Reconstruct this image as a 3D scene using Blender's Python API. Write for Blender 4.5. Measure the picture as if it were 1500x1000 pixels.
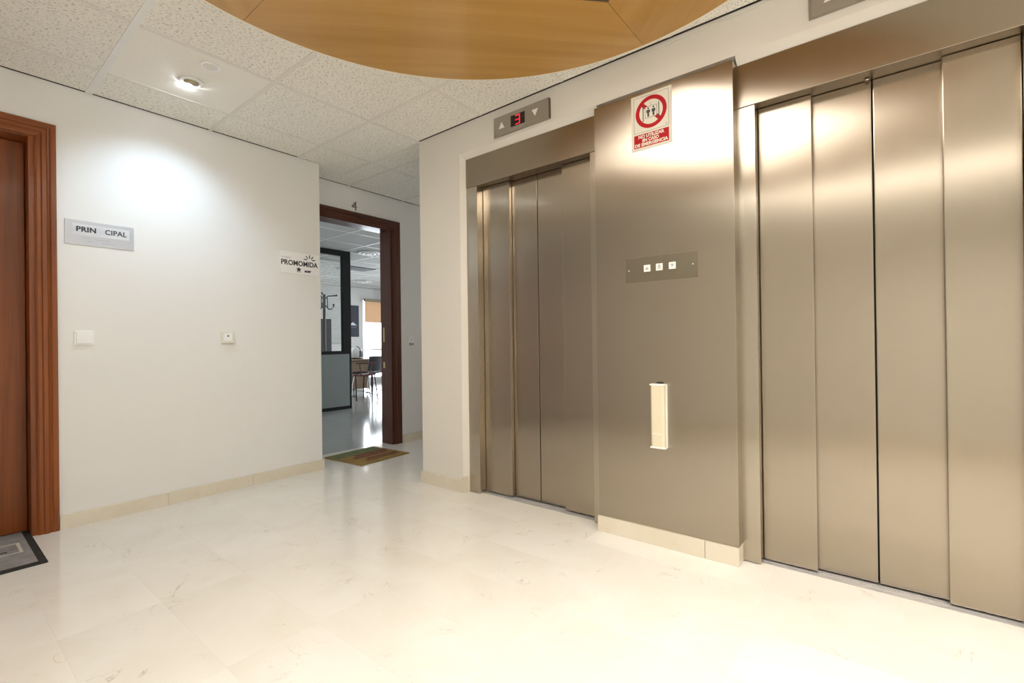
import bpy, bmesh, math, random
from mathutils import Vector, Matrix, Euler
random.seed(7)
sc = bpy.context.scene
for o in list(bpy.data.objects): bpy.data.objects.remove(o, do_unlink=True)
C = sc.collection

# ---------------------------------------------------------------- camera
CZ, HC = 0.973, 2.403                     # eye height, ceiling height
cam_d = bpy.data.cameras.new('camera'); cam = bpy.data.objects.new('camera', cam_d); C.objects.link(cam)
cam_d.sensor_width = 36.0; cam_d.sensor_fit = 'HORIZONTAL'; cam_d.lens = 694.22/1500*36.0
cam_d.clip_start = 0.02; cam_d.clip_end = 200
F = Vector((0.78348677, 0.62140121, 0.00300464)); R = Vector((0.62138364, -0.78340308, -0.01272746)); U = Vector((0.00555502, -0.01183883, 0.99991449))
m = Matrix.Identity(4)
for i in range(3): m[i][0], m[i][1], m[i][2] = R[i], U[i], -F[i]
m[2][3] = CZ
cam.matrix_world = m
sc.camera = cam

# ---------------------------------------------------------------- world, exposure
w = bpy.data.worlds.new('sky'); sc.world = w; w.use_nodes = True
bg = w.node_tree.nodes['Background']; bg.inputs[0].default_value = (0.86, 0.93, 1.0, 1); bg.inputs[1].default_value = 5.0
vs = sc.view_settings; vs.view_transform = 'Standard'; vs.look = 'None'; vs.gamma = 1.0; vs.use_curve_mapping = False
vs.exposure = 1.14
PANEL_EMIT = 3.1                          # ceiling light diffuser
TUBE_EMIT = 4.0                           # batten light along the wall facing the lifts
FILL_W = 75.0                             # unseen downlights added to brighten the floor
SPOT_W = 13.0                             # wall-washing downlight and its added near-wall copy

def portal(name, loc, rot, sx, sy):
    l = bpy.data.lights.new(name, 'AREA'); l.shape = 'RECTANGLE'; l.size = sx; l.size_y = sy; l.cycles.is_portal = True
    o = bpy.data.objects.new(name, l); C.objects.link(o); o.location = loc; o.rotation_euler = rot
portal('daylight_portal', (7.85, 10.53, 1.1), (math.radians(-90), 0, 0), 1.6, 2.1)
portal('daylight_portal', (4.3, 10.53, 1.5), (math.radians(-90), 0, 0), 2.8, 1.3)
portal('daylight_portal', (9.33, 7.0, 1.4), (0, math.radians(90), 0), 1.6, 4.8)
portal('daylight_portal', (5.13, 3.18, 1.55), (0, math.radians(90), 0), 0.8, 0.5)

# ---------------------------------------------------------------- materials
M = {}
def mat(name, col, rough=0.5, metal=0.0, spec=0.5, emit=None, estr=0.0, coat=0.0, trans=0.0, alpha=1.0):
    mt = bpy.data.materials.new(name); mt.use_nodes = True
    b = mt.node_tree.nodes['Principled BSDF']
    b.inputs['Base Color'].default_value = (*col, 1); b.inputs['Roughness'].default_value = rough
    b.inputs['Metallic'].default_value = metal; b.inputs['Specular IOR Level'].default_value = spec
    if emit: b.inputs['Emission Color'].default_value = (*emit, 1); b.inputs['Emission Strength'].default_value = estr
    b.inputs['Coat Weight'].default_value = coat; b.inputs['Coat Roughness'].default_value = 0.08
    b.inputs['Transmission Weight'].default_value = trans
    M[name] = mt
    return mt, mt.node_tree, b
def nd(t, ty, **kw):
    n = t.nodes.new(ty)
    for k, v in kw.items():
        if k in n.inputs.keys(): n.inputs[k].default_value = v
        else: setattr(n, k, v)
    return n
def ramp(t, stops):
    r = t.nodes.new('ShaderNodeValToRGB'); e = r.color_ramp.elements
    while len(e) < len(stops): e.new(0.5)
    for i, (p, c) in enumerate(stops): e[i].position = p; e[i].color = (*c, 1) if len(c) == 3 else c
    return r
def mix(t, blend='MIX', fac=None):
    n = t.nodes.new('ShaderNodeMix'); n.data_type = 'RGBA'; n.blend_type = blend
    if fac is not None: n.inputs[0].default_value = fac
    return n
def mapping(t, src, scale=(1, 1, 1), loc=(0, 0, 0)):
    mp = t.nodes.new('ShaderNodeMapping'); mp.inputs['Scale'].default_value = scale; mp.inputs['Location'].default_value = loc
    t.links.new(src, mp.inputs['Vector']); return mp
def bump(t, b, h, strength=0.2, dist=0.002):
    bp = nd(t, 'ShaderNodeBump', Strength=strength, Distance=dist); t.links.new(h, bp.inputs['Height']); t.links.new(bp.outputs[0], b.inputs['Normal'])

def paint(name, col, rough=0.62):
    mt, t, b = mat(name, col, rough, spec=0.3)
    g = nd(t, 'ShaderNodeNewGeometry'); n = nd(t, 'ShaderNodeTexNoise', Scale=1.3, Detail=4.0); t.links.new(g.outputs['Position'], n.inputs['Vector'])
    r = ramp(t, [(0.3, tuple(c*0.965 for c in col)), (0.7, col)]); t.links.new(n.outputs['Fac'], r.inputs[0]); t.links.new(r.outputs[0], b.inputs['Base Color'])
    n2 = nd(t, 'ShaderNodeTexNoise', Scale=90.0, Detail=2.0); t.links.new(g.outputs['Position'], n2.inputs['Vector']); bump(t, b, n2.outputs['Fac'], 0.06, 0.002)
paint('wall_paint', (0.835, 0.82, 0.79))
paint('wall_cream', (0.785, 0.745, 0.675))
paint('wall_office', (0.78, 0.77, 0.74))

def wood(name, dark, light, grain='z', scale=1.0, rough=0.32, coat=0.25):
    mt, t, b = mat(name, light, rough, coat=coat, spec=0.35)
    tc = nd(t, 'ShaderNodeTexCoord'); oi = nd(t, 'ShaderNodeObjectInfo')
    ad = t.nodes.new('ShaderNodeVectorMath'); ad.operation = 'ADD'; t.links.new(tc.outputs['Object'], ad.inputs[0]); t.links.new(oi.outputs['Random'], ad.inputs[1])
    sc_ = {'z': (26, 26, 1.1), 'y': (26, 1.1, 26), 'x': (1.1, 26, 26)}[grain]
    mp = mapping(t, ad.outputs[0], tuple(s*scale for s in sc_))
    n = nd(t, 'ShaderNodeTexNoise', Scale=1.0, Detail=6.0, Roughness=0.6, Distortion=0.4); t.links.new(mp.outputs[0], n.inputs['Vector'])
    r = ramp(t, [(0.28, dark), (0.72, light)]); t.links.new(n.outputs['Fac'], r.inputs[0])
    mp2 = mapping(t, ad.outputs[0], tuple(s*scale*0.18 for s in sc_)); n2 = nd(t, 'ShaderNodeTexNoise', Scale=1.0, Detail=3.0); t.links.new(mp2.outputs[0], n2.inputs['Vector'])
    mx = mix(t, 'MULTIPLY', 0.35); r2 = ramp(t, [(0.35, (0.62, 0.62, 0.62)), (0.65, (1, 1, 1))]); t.links.new(n2.outputs['Fac'], r2.inputs[0])
    t.links.new(r.outputs[0], mx.inputs[6]); t.links.new(r2.outputs[0], mx.inputs[7]); t.links.new(mx.outputs[2], b.inputs['Base Color'])
    bump(t, b, n.outputs['Fac'], 0.05, 0.001)
wood('mahogany_v', (0.16, 0.038, 0.007), (0.33, 0.092, 0.017), 'z', 1.0, 0.36, 0.06)
wood('mahogany_h', (0.16, 0.038, 0.007), (0.33, 0.092, 0.017), 'x', 1.0, 0.36, 0.06)
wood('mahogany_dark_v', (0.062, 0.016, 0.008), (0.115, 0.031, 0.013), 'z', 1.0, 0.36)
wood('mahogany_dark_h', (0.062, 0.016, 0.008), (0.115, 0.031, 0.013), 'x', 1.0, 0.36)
wood('beech', (0.47, 0.25, 0.060), (0.58, 0.335, 0.102), 'y', 0.5, 0.30, 0.35)
wood('desk_wood', (0.22, 0.14, 0.08), (0.30, 0.20, 0.12), 'x', 1.0, 0.4)

def steel(name, col, rough=0.235, aniso=0.86):
    mt, t, b = mat(name, col, rough, 1.0)
    g = nd(t, 'ShaderNodeNewGeometry')
    cr = t.nodes.new('ShaderNodeVectorMath'); cr.operation = 'CROSS_PRODUCT'; t.links.new(g.outputs['Normal'], cr.inputs[0]); cr.inputs[1].default_value = (0.002, 0.001, 1)
    t.links.new(cr.outputs[0], b.inputs['Tangent']); b.inputs['Anisotropic'].default_value = aniso
    mp = mapping(t, g.outputs['Position'], (420, 420, 1.6)); n = nd(t, 'ShaderNodeTexNoise', Scale=1.0, Detail=3.0); t.links.new(mp.outputs[0], n.inputs['Vector'])
    n2 = nd(t, 'ShaderNodeTexNoise', Scale=2.2, Detail=4.0); t.links.new(g.outputs['Position'], n2.inputs['Vector'])
    ad = nd(t, 'ShaderNodeMath', operation='ADD'); t.links.new(n.outputs['Fac'], ad.inputs[0]); t.links.new(n2.outputs['Fac'], ad.inputs[1])
    mr = nd(t, 'ShaderNodeMapRange'); mr.inputs[1].default_value = 0.6; mr.inputs[2].default_value = 1.4; mr.inputs[3].default_value = rough*0.93; mr.inputs[4].default_value = rough*1.07
    t.links.new(ad.outputs[0], mr.inputs[0]); t.links.new(mr.outputs[0], b.inputs['Roughness'])
    r = ramp(t, [(0.25, tuple(c*0.97 for c in col)), (0.75, col)]); t.links.new(n.outputs['Fac'], r.inputs[0]); t.links.new(r.outputs[0], b.inputs['Base Color'])
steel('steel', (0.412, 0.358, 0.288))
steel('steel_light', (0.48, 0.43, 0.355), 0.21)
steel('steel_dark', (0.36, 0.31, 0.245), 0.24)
mat('aluminium', (0.66, 0.65, 0.66), 0.35, 0.5)
mat('chrome', (0.75, 0.75, 0.75), 0.18, 1.0)

def marble(name, base, vein, rough=0.14):
    mt, t, b = mat(name, base, rough, spec=0.5)
    g = nd(t, 'ShaderNodeNewGeometry'); oi = nd(t, 'ShaderNodeObjectInfo')
    sc_ = t.nodes.new('ShaderNodeVectorMath'); sc_.operation = 'SCALE'; t.links.new(oi.outputs['Random'], sc_.inputs['Scale']); sc_.inputs[0].default_value = (31, 17, 9)
    ad = t.nodes.new('ShaderNodeVectorMath'); ad.operation = 'ADD'; t.links.new(g.outputs['Position'], ad.inputs[0]); t.links.new(sc_.outputs[0], ad.inputs[1])
    n1 = nd(t, 'ShaderNodeTexNoise', Scale=2.6, Detail=6.0, Roughness=0.6, Distortion=0.8); t.links.new(ad.outputs[0], n1.inputs['Vector'])
    r1 = ramp(t, [(0.25, tuple(c*k for c, k in zip(base, (0.94, 0.92, 0.88)))), (0.6, base), (0.85, tuple(min(1, c*1.05) for c in base))]); t.links.new(n1.outputs['Fac'], r1.inputs[0])
    # thin broken veins: narrow band around the middle of a warped noise, masked by another noise
    n2 = nd(t, 'ShaderNodeTexNoise', Scale=3.4, Detail=7.0, Roughness=0.62, Distortion=1.6); t.links.new(ad.outputs[0], n2.inputs['Vector'])
    r2 = ramp(t, [(0.0, (0, 0, 0)), (0.490, (0, 0, 0)), (0.5, (1, 1, 1)), (0.510, (0, 0, 0)), (1.0, (0, 0, 0))]); t.links.new(n2.outputs['Fac'], r2.inputs[0])
    n3 = nd(t, 'ShaderNodeTexNoise', Scale=7.0, Detail=2.0); t.links.new(ad.outputs[0], n3.inputs['Vector'])
    r3 = ramp(t, [(0.565, (0, 0, 0)), (0.70, (1, 1, 1))]); t.links.new(n3.outputs['Fac'], r3.inputs[0])
    mu = nd(t, 'ShaderNodeMath', operation='MULTIPLY'); t.links.new(r2.outputs[0], mu.inputs[0]); t.links.new(r3.outputs[0], mu.inputs[1])
    # a few dark pits
    v = nd(t, 'ShaderNodeTexVoronoi', Scale=5.5); t.links.new(ad.outputs[0], v.inputs['Vector'])
    rv = ramp(t, [(0.0, (1, 1, 1)), (0.035, (0, 0, 0))]); t.links.new(v.outputs['Distance'], rv.inputs[0])
    mx0 = nd(t, 'ShaderNodeMath', operation='MAXIMUM'); t.links.new(mu.outputs[0], mx0.inputs[0]); t.links.new(rv.outputs[0], mx0.inputs[1])
    ms = nd(t, 'ShaderNodeMath', operation='MULTIPLY'); t.links.new(mx0.outputs[0], ms.inputs[0]); ms.inputs[1].default_value = 0.55
    mx = mix(t); t.links.new(ms.outputs[0], mx.inputs[0]); t.links.new(r1.outputs[0], mx.inputs[6]); mx.inputs[7].default_value = (*vein, 1)
    tone = nd(t, 'ShaderNodeMapRange'); tone.inputs[3].default_value = 0.955; tone.inputs[4].default_value = 1.0; t.links.new(oi.outputs['Random'], tone.inputs[0])
    mm = mix(t, 'MULTIPLY', 1.0); t.links.new(mx.outputs[2], mm.inputs[6]); t.links.new(tone.outputs[0], mm.inputs[7]); t.links.new(mm.outputs[2], b.inputs['Base Color'])
marble('marble', (0.83, 0.80, 0.735), (0.36, 0.27, 0.18), 0.10)
marble('marble_skirting', (0.78, 0.71, 0.58), (0.40, 0.28, 0.16), 0.2)
mat('grout', (0.76, 0.71, 0.62), 0.5)
marble('office_floor', (0.46, 0.47, 0.46), (0.30, 0.30, 0.30), 0.12)

def ctile(name, amount):
    base = (0.90, 0.87, 0.80)
    mt, t, b = mat(name, base, 0.85, spec=0.2)
    tc = nd(t, 'ShaderNodeTexCoord'); oi = nd(t, 'ShaderNodeObjectInfo')
    sc_ = t.nodes.new('ShaderNodeVectorMath'); sc_.operation = 'SCALE'; t.links.new(oi.outputs['Random'], sc_.inputs['Scale']); sc_.inputs[0].default_value = (13, 7, 0)
    ad = t.nodes.new('ShaderNodeVectorMath'); ad.operation = 'ADD'; t.links.new(tc.outputs['Object'], ad.inputs[0]); t.links.new(sc_.outputs[0], ad.inputs[1])
    mp = mapping(t, ad.outputs[0], (70, 185, 1)); n = nd(t, 'ShaderNodeTexNoise', Scale=1.0, Detail=2.0, Roughness=0.5); t.links.new(mp.outputs[0], n.inputs['Vector'])
    r = ramp(t, [(0.0, (0, 0, 0)), (0.585, (0, 0, 0)), (0.66, (1, 1, 1)), (1, (1, 1, 1))]); t.links.new(n.outputs['Fac'], r.inputs[0])
    mp2 = mapping(t, ad.outputs[0], (170, 230, 1)); n2 = nd(t, 'ShaderNodeTexNoise', Scale=1.0, Detail=1.0); t.links.new(mp2.outputs[0], n2.inputs['Vector'])
    r2 = ramp(t, [(0.0, (0, 0, 0)), (0.66, (0, 0, 0)), (0.73, (1, 1, 1)), (1, (1, 1, 1))]); t.links.new(n2.outputs['Fac'], r2.inputs[0])
    mxm = nd(t, 'ShaderNodeMath', operation='MAXIMUM'); t.links.new(r.outputs[0], mxm.inputs[0]); t.links.new(r2.outputs[0], mxm.inputs[1])
    mu = nd(t, 'ShaderNodeMath', operation='MULTIPLY'); t.links.new(mxm.outputs[0], mu.inputs[0]); mu.inputs[1].default_value = amount
    mx = mix(t); t.links.new(mu.outputs[0], mx.inputs[0]); mx.inputs[6].default_value = (*base, 1); mx.inputs[7].default_value = (0.30, 0.26, 0.21, 1); t.links.new(mx.outputs[2], b.inputs['Base Color'])
    inv = nd(t, 'ShaderNodeMath', operation='SUBTRACT'); inv.inputs[0].default_value = 1.0; t.links.new(mu.outputs[0], inv.inputs[1]); bump(t, b, inv.outputs[0], 0.25, 0.002)
ctile('fissured_tile', 0.85); ctile('smooth_tile', 0.10)
mat('office_tile', (0.55, 0.55, 0.53), 0.85, spec=0.2)
mat('tee_metal', (0.80, 0.765, 0.70), 0.5); mat('tee_white', (0.84, 0.83, 0.80), 0.4)
mat('void', (0.06, 0.055, 0.05), 0.9); mat('black', (0.012, 0.012, 0.012), 0.5); mat('dark_frame', (0.012, 0.013, 0.012), 0.55, spec=0.25)
mat('white_plastic', (0.90, 0.895, 0.88), 0.35); mat('aged_plastic', (0.80, 0.76, 0.64), 0.35); mat('white_sign', (0.66, 0.615, 0.51), 0.6, spec=0.2)
mat('diffuser', (0.9, 0.9, 0.88), 0.5, emit=(1.0, 0.955, 0.885), estr=PANEL_EMIT)
mat('tube_light', (0.9, 0.9, 0.88), 0.5, emit=(1.0, 0.955, 0.89), estr=TUBE_EMIT)
mat('bulb_glow', (0.9, 0.9, 0.9), 0.4, emit=(0.82, 0.91, 1.0), estr=80.0)
mat('bronze', (0.10, 0.075, 0.05), 0.5); mat('rim_edge', (0.90, 0.82, 0.68), 0.5)
mat('sign_red', (0.40, 0.010, 0.013), 0.6, spec=0.15); mat('ink', (0.03, 0.03, 0.035), 0.5); mat('ink_grey', (0.42, 0.42, 0.43), 0.5)
mat('plate_metal', (0.50, 0.51, 0.54), 0.40, 0.3); mat('plate_shade', (0.40, 0.41, 0.44), 0.4, 0.4); mat('paper', (0.66, 0.67, 0.69), 0.5)
mat('plate_brown', (0.185, 0.158, 0.112), 0.42, 0.7); mat('indicator_grey', (0.36, 0.325, 0.27), 0.42, 0.5)
mat('led_red', (0.3, 0.0, 0.01), 0.4, emit=(1.0, 0.015, 0.03), estr=0.8); mat('display_black', (0.02, 0.010, 0.010), 0.15)
mat('olive_reflector', (0.40, 0.36, 0.22), 0.35, 0.3); mat('lens', (0.76, 0.68, 0.50), 0.25)
mat('button_glow', (0.85, 0.82, 0.78), 0.3)  # even pale colour, no emission
mat('panel_grey', (0.24, 0.27, 0.26), 0.45)
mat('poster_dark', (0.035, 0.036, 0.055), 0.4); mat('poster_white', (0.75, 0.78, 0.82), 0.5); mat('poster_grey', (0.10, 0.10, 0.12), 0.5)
mat('shade_cloth', (0.72, 0.55, 0.38), 0.8); mat('rail_green', (0.30, 0.31, 0.24), 0.5); mat('shade_box', (0.32, 0.26, 0.18), 0.5)
mat('chair_black', (0.02, 0.02, 0.022), 0.6); mat('chair_red', (0.11, 0.03, 0.025), 0.5)
mat('blind_slat', (0.70, 0.71, 0.68), 0.6)
mat('numeral', (0.30, 0.28, 0.25), 0.4, 0.6); mat('brass', (0.55, 0.42, 0.22), 0.35, 1.0)
mt, t, b = mat('window_glass', (1, 1, 1), 0.0)
gl = nd(t, 'ShaderNodeBsdfGlossy', Roughness=0.02); tr = nd(t, 'ShaderNodeBsdfTransparent'); fr = nd(t, 'ShaderNodeFresnel', IOR=1.45); ms = nd(t, 'ShaderNodeMixShader')
t.links.new(fr.outputs[0], ms.inputs[0]); t.links.new(tr.outputs[0], ms.inputs[1]); t.links.new(gl.outputs[0], ms.inputs[2]); t.links.new(ms.outputs[0], t.nodes['Material Output'].inputs[0])
# translucent cloth for the roller shades
mt, t, b = mat('shade_cloth', (0.72, 0.55, 0.38), 0.8)
tl = nd(t, 'ShaderNodeBsdfTranslucent'); tl.inputs[0].default_value = (0.75, 0.55, 0.36, 1); ms = nd(t, 'ShaderNodeMixShader'); ms.inputs[0].default_value = 0.32
t.links.new(b.outputs[0], ms.inputs[1]); t.links.new(tl.outputs[0], ms.inputs[2]); t.links.new(ms.outputs[0], t.nodes['Material Output'].inputs[0])

def fabric(name, col, dark):
    mt, t, b = mat(name, col, 0.95, spec=0.1)
    g = nd(t, 'ShaderNodeNewGeometry'); n = nd(t, 'ShaderNodeTexNoise', Scale=260.0, Detail=2.0); t.links.new(g.outputs['Position'], n.inputs['Vector'])
    n2 = nd(t, 'ShaderNodeTexNoise', Scale=14.0, Detail=5.0); t.links.new(g.outputs['Position'], n2.inputs['Vector'])
    ad = nd(t, 'ShaderNodeMath', operation='ADD'); t.links.new(n.outputs['Fac'], ad.inputs[0]); t.links.new(n2.outputs['Fac'], ad.inputs[1])
    r = ramp(t, [(0.35, dark), (0.65, col)]); hv = nd(t, 'ShaderNodeMath', operation='MULTIPLY'); hv.inputs[1].default_value = 0.5; t.links.new(ad.outputs[0], hv.inputs[0])
    t.links.new(hv.outputs[0], r.inputs[0]); t.links.new(r.outputs[0], b.inputs['Base Color']); bump(t, b, n.outputs['Fac'], 0.6, 0.003)
fabric('mat_grey', (0.34, 0.315, 0.30), (0.20, 0.185, 0.18)); fabric('mat_border', (0.055, 0.05, 0.045), (0.03, 0.028, 0.025)); fabric('mat_line', (0.66, 0.60, 0.50), (0.48, 0.43, 0.36))
fabric('rug_gold', (0.36, 0.24, 0.08), (0.26, 0.17, 0.055)); fabric('rug_green', (0.20, 0.22, 0.10), (0.13, 0.15, 0.07)); fabric('rug_red', (0.24, 0.10, 0.07), (0.16, 0.06, 0.045)); fabric('rug_brown', (0.16, 0.09, 0.04), (0.10, 0.06, 0.03))

# ---------------------------------------------------------------- mesh helpers
class MB:
    def __init__(s): s.bm = bmesh.new()
    def box(s, x0, x1, y0, y1, z0, z1, bev=0.0):
        bm = bmesh.new(); bmesh.ops.create_cube(bm, size=1)
        for v in bm.verts: v.co = Vector(((x0+x1)/2+v.co.x*(x1-x0), (y0+y1)/2+v.co.y*(y1-y0), (z0+z1)/2+v.co.z*(z1-z0)))
        if bev: bmesh.ops.bevel(bm, geom=list(bm.edges), offset=bev, segments=2, affect='EDGES', profile=0.6)
        s.add(bm); return s
    def add(s, bm, mtx=None):
        me = bpy.data.meshes.new('tmp'); bm.to_mesh(me); bm.free()
        if mtx: me.transform(mtx)
        s.bm.from_mesh(me); bpy.data.meshes.remove(me)
    def prism(s, pts, z0, z1):                                     # polygon in xy, extruded in z
        bm = bmesh.new(); a = [bm.verts.new((x, y, z0)) for x, y in pts]; c = [bm.verts.new((x, y, z1)) for x, y in pts]; n = len(pts)
        bm.faces.new(a[::-1]); bm.faces.new(c)
        for i in range(n): bm.faces.new((a[i], a[(i+1) % n], c[(i+1) % n], c[i]))
        bmesh.ops.recalc_face_normals(bm, faces=bm.faces); s.add(bm); return s
    def sweep(s, prof, axis, a, b_):                                # profile [(p,q)] extruded along an axis
        bm = bmesh.new()
        def P(p, q, t): return {'x': (t, p, q), 'y': (p, t, q), 'z': (p, q, t)}[axis]
        A = [bm.verts.new(P(p, q, a)) for p, q in prof]; B = [bm.verts.new(P(p, q, b_)) for p, q in prof]; n = len(prof)
        bm.faces.new(A); bm.faces.new(B[::-1])
        for i in range(n): bm.faces.new((A[i], B[i], B[(i+1) % n], A[(i+1) % n]))
        bmesh.ops.recalc_face_normals(bm, faces=bm.faces); s.add(bm); return s
    def lathe(s, prof, n=32, mtx=None):                             # profile [(r,z)], closed where r==0
        bm = bmesh.new(); rings = []
        for r, z in prof:
            rings.append([bm.verts.new((r*math.cos(2*math.pi*i/n), r*math.sin(2*math.pi*i/n), z)) for i in range(n)] if r > 1e-6 else [bm.verts.new((0, 0, z))])
        for A, B in zip(rings, rings[1:]):
            for i in range(n):
                j = (i+1) % n
                if len(A) == 1 and len(B) == 1: continue
                if len(A) == 1: bm.faces.new((A[0], B[i], B[j]))
                elif len(B) == 1: bm.faces.new((A[i], A[j], B[0]))
                else: bm.faces.new((A[i], A[j], B[j], B[i]))
        bmesh.ops.recalc_face_normals(bm, faces=bm.faces); s.add(bm, mtx); return s
    def tube(s, pts, r, n=8):
        bm = bmesh.new(); pts = [Vector(p) for p in pts]; rings = []
        for i, p in enumerate(pts):
            d = (pts[min(i+1, len(pts)-1)]-pts[max(i-1, 0)]).normalized()
            up = Vector((0, 0, 1)) if abs(d.z) < 0.9 else Vector((1, 0, 0)); x = d.cross(up).normalized(); y = d.cross(x)
            rr = r[i] if isinstance(r, (list, tuple)) else r
            rings.append([bm.verts.new(p+x*rr*math.cos(2*math.pi*k/n)+y*rr*math.sin(2*math.pi*k/n)) for k in range(n)])
        for A, B in zip(rings, rings[1:]):
            for k in range(n): bm.faces.new((A[k], A[(k+1) % n], B[(k+1) % n], B[k]))
        bm.faces.new(rings[0][::-1]); bm.faces.new(rings[-1]); bmesh.ops.recalc_face_normals(bm, faces=bm.faces); s.add(bm); return s
    def mesh(s, name, m_, smooth=False):
        me = bpy.data.meshes.new(name); s.bm.to_mesh(me); s.bm.free()
        for mm in (m_ if isinstance(m_, list) else [m_]): me.materials.append(M[mm])
        if smooth:
            for p in me.polygons: p.use_smooth = True
            try: me.set_sharp_from_angle(angle=math.radians(40))
            except Exception: pass
        return me
    def build(s, name, m_, parent=None, smooth=False, loc=None, rot=None): return link(name, s.mesh(name, m_, smooth), parent, loc, rot)
def link(name, data, parent=None, loc=None, rot=None):
    o = bpy.data.objects.new(name, data); C.objects.link(o)
    if parent: o.parent = parent
    if loc: o.location = loc
    if rot: o.rotation_euler = rot
    return o
def tag(o, label=None, cat=None, group=None, kind=None):
    for k, v in (('label', label), ('category', cat), ('group', group), ('kind', kind)):
        if v: o[k] = v
    return o
def thing(name, label, cat, loc=(0, 0, 0), rot=(0, 0, 0), group=None): return tag(link(name, None, None, loc, rot), label, cat, group)
def struct(o, label, cat): return tag(o, label, cat, kind='structure')
ROT_L = (math.radians(90), 0, 0)                                    # on a wall that faces -Y: local x right, y up, z out
ROT_R = tuple((Matrix.Rotation(math.radians(-90), 3, 'Z') @ Matrix.Rotation(math.radians(90), 3, 'X')).to_euler())   # on a wall that faces -X
def text_mesh(body, size, width=None, height=None, depth=0.0004, bold=0.0, shear=0.0, spacing=1.0):
    cu = bpy.data.curves.new('txt', 'FONT'); cu.body = body; cu.size = size; cu.extrude = depth; cu.offset = bold; cu.shear = shear; cu.align_x = 'CENTER'; cu.align_y = 'CENTER'; cu.space_character = spacing; cu.resolution_u = 3
    o = bpy.data.objects.new('txt', cu); C.objects.link(o); dg = bpy.context.evaluated_depsgraph_get(); dg.update()
    me = bpy.data.meshes.new_from_object(o.evaluated_get(dg)); bpy.data.objects.remove(o); bpy.data.curves.remove(cu)
    xs = [v.co.x for v in me.vertices]; ys = [v.co.y for v in me.vertices]; cx, cy = (min(xs)+max(xs))/2, (min(ys)+max(ys))/2
    kx = width/(max(xs)-min(xs)) if width else 1; ky = height/(max(ys)-min(ys)) if height else kx
    if not width: kx = ky
    for v in me.vertices: v.co.x = (v.co.x-cx)*kx; v.co.y = (v.co.y-cy)*ky
    return me
def text(name, body, m_, parent, loc, width=None, height=None, **kw):
    me = text_mesh(body, 0.1, width, height, **kw); me.materials.clear(); me.materials.append(M[m_]); me.name = name
    return link(name, me, parent, loc)

# ================================================================ THE SETTING
YA, YD, XB, XC, YC = 3.50, 3.788, 2.229, 1.991, 2.584              # left wall, door wall, lift wall, left corner, lift block corner
XO, YN, XE = -0.66, -1.72, 5.0                                      # wall behind the camera, near wall, corridor end
TOP = HC
D1 = (-0.45, 0.395, 2.10)                                            # opening of the left wooden door
D2 = (2.09, 2.905, 2.10)                                             # opening of the door numbered 4

# ---- floor with marble tiles
fl = MB().box(XO-0.2, XE+0.2, YN-0.2, YD+0.16, -0.08, -0.0004).build('floor', 'grout'); struct(fl, 'pale cream polished marble floor of the lift lobby', 'floor')
RW, TL, GAP = 0.2925, 0.60, 0.0002
tile_cache = {}
def floor_tile(x0, x1, y0, y1):
    k = (round(x1-x0, 4), round(y1-y0, 4))
    if k not in tile_cache:
        hx, hy = k[0]/2-GAP, k[1]/2-GAP
        tile_cache[k] = MB().box(-hx, hx, -hy, hy, -0.02, 0, 0.0).mesh('marble_tile', 'marble')
    link('marble_tile', tile_cache[k], fl, ((x0+x1)/2, (y0+y1)/2, 0))
xs = [2.045-RW*i for i in range(10)]; xs = [x for x in xs if x > XO]+[XO]
ys = [YN]+[0.38+TL*k for k in range(-3, 6) if YN < 0.38+TL*k < YD-0.02]+[YD]
for i in range(len(xs)-1):
    for j in range(len(ys)-1): floor_tile(xs[i+1], xs[i], ys[j], ys[j+1])
for a, b_ in ((-0.45, -0.031), (-0.031, 0.388), (0.388, 0.80), (0.80, 1.18), (1.18, 1.60), (1.60, 2.02), (2.02, 2.44), (2.44, YC)): floor_tile(2.045, 2.292, a, b_)
floor_tile(2.045, 2.292, -1.10, -0.45)
cx_ = [2.045+RW*k for k in range(0, 11)]
for i in range(10):
    for a, b_ in ((YC+0.0, 3.18), (3.18, YD)): floor_tile(cx_[i], cx_[i+1], a, b_)
floor_tile(D2[0]-0.02, 2.5, YD, YD+0.15); floor_tile(2.5, D2[1]+0.02, YD, YD+0.15); floor_tile(D1[0], D1[1], YD, YD+0.15)

# ---- walls
wl = MB()
wl.box(D1[1], XC, YA, YD+0.15, 0, TOP).box(XO-0.2, D1[0], YA, YD+0.15, 0, TOP).box(D1[0], D1[1], YA, YD+0.15, D1[2], TOP)
wl.box(D1[0]-0.1, D1[1]+0.1, YD+0.15, YD+0.20, 0, TOP)
wl = wl.build('wall_left', 'wall_paint'); struct(wl, 'white painted wall with two name plates and a spotlit patch', 'wall')
wb = MB().box(XC, D2[0], YD, YD+0.15, 0, TOP).box(D2[0], D2[1], YD, YD+0.15, D2[2], TOP).box(D2[1], XE+0.2, YD, YD+0.15, 0, TOP)
wb = wb.build('wall_back', 'wall_paint'); struct(wb, 'grey-white passage wall around the doorway numbered 4', 'wall')
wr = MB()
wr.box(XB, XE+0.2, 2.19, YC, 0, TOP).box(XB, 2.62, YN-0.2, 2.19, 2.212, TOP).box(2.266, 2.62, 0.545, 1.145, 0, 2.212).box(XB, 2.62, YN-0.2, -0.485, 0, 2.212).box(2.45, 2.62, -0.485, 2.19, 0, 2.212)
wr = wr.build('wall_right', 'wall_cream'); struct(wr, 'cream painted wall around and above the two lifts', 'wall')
wo = MB().box(XO-0.2, XO, YN-0.2, YA, 0, TOP).build('wall_opposite', 'wall_paint'); struct(wo, 'plain white wall facing the lifts', 'wall')
wn = MB().box(XO, XB, YN-0.2, YN, 0, TOP).build('wall_near', 'wall_paint'); struct(wn, 'plain white end wall of the lobby', 'wall')
WY0, WY1, WZ0, WZ1 = 2.93, 3.43, 1.15, 1.95
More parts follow.
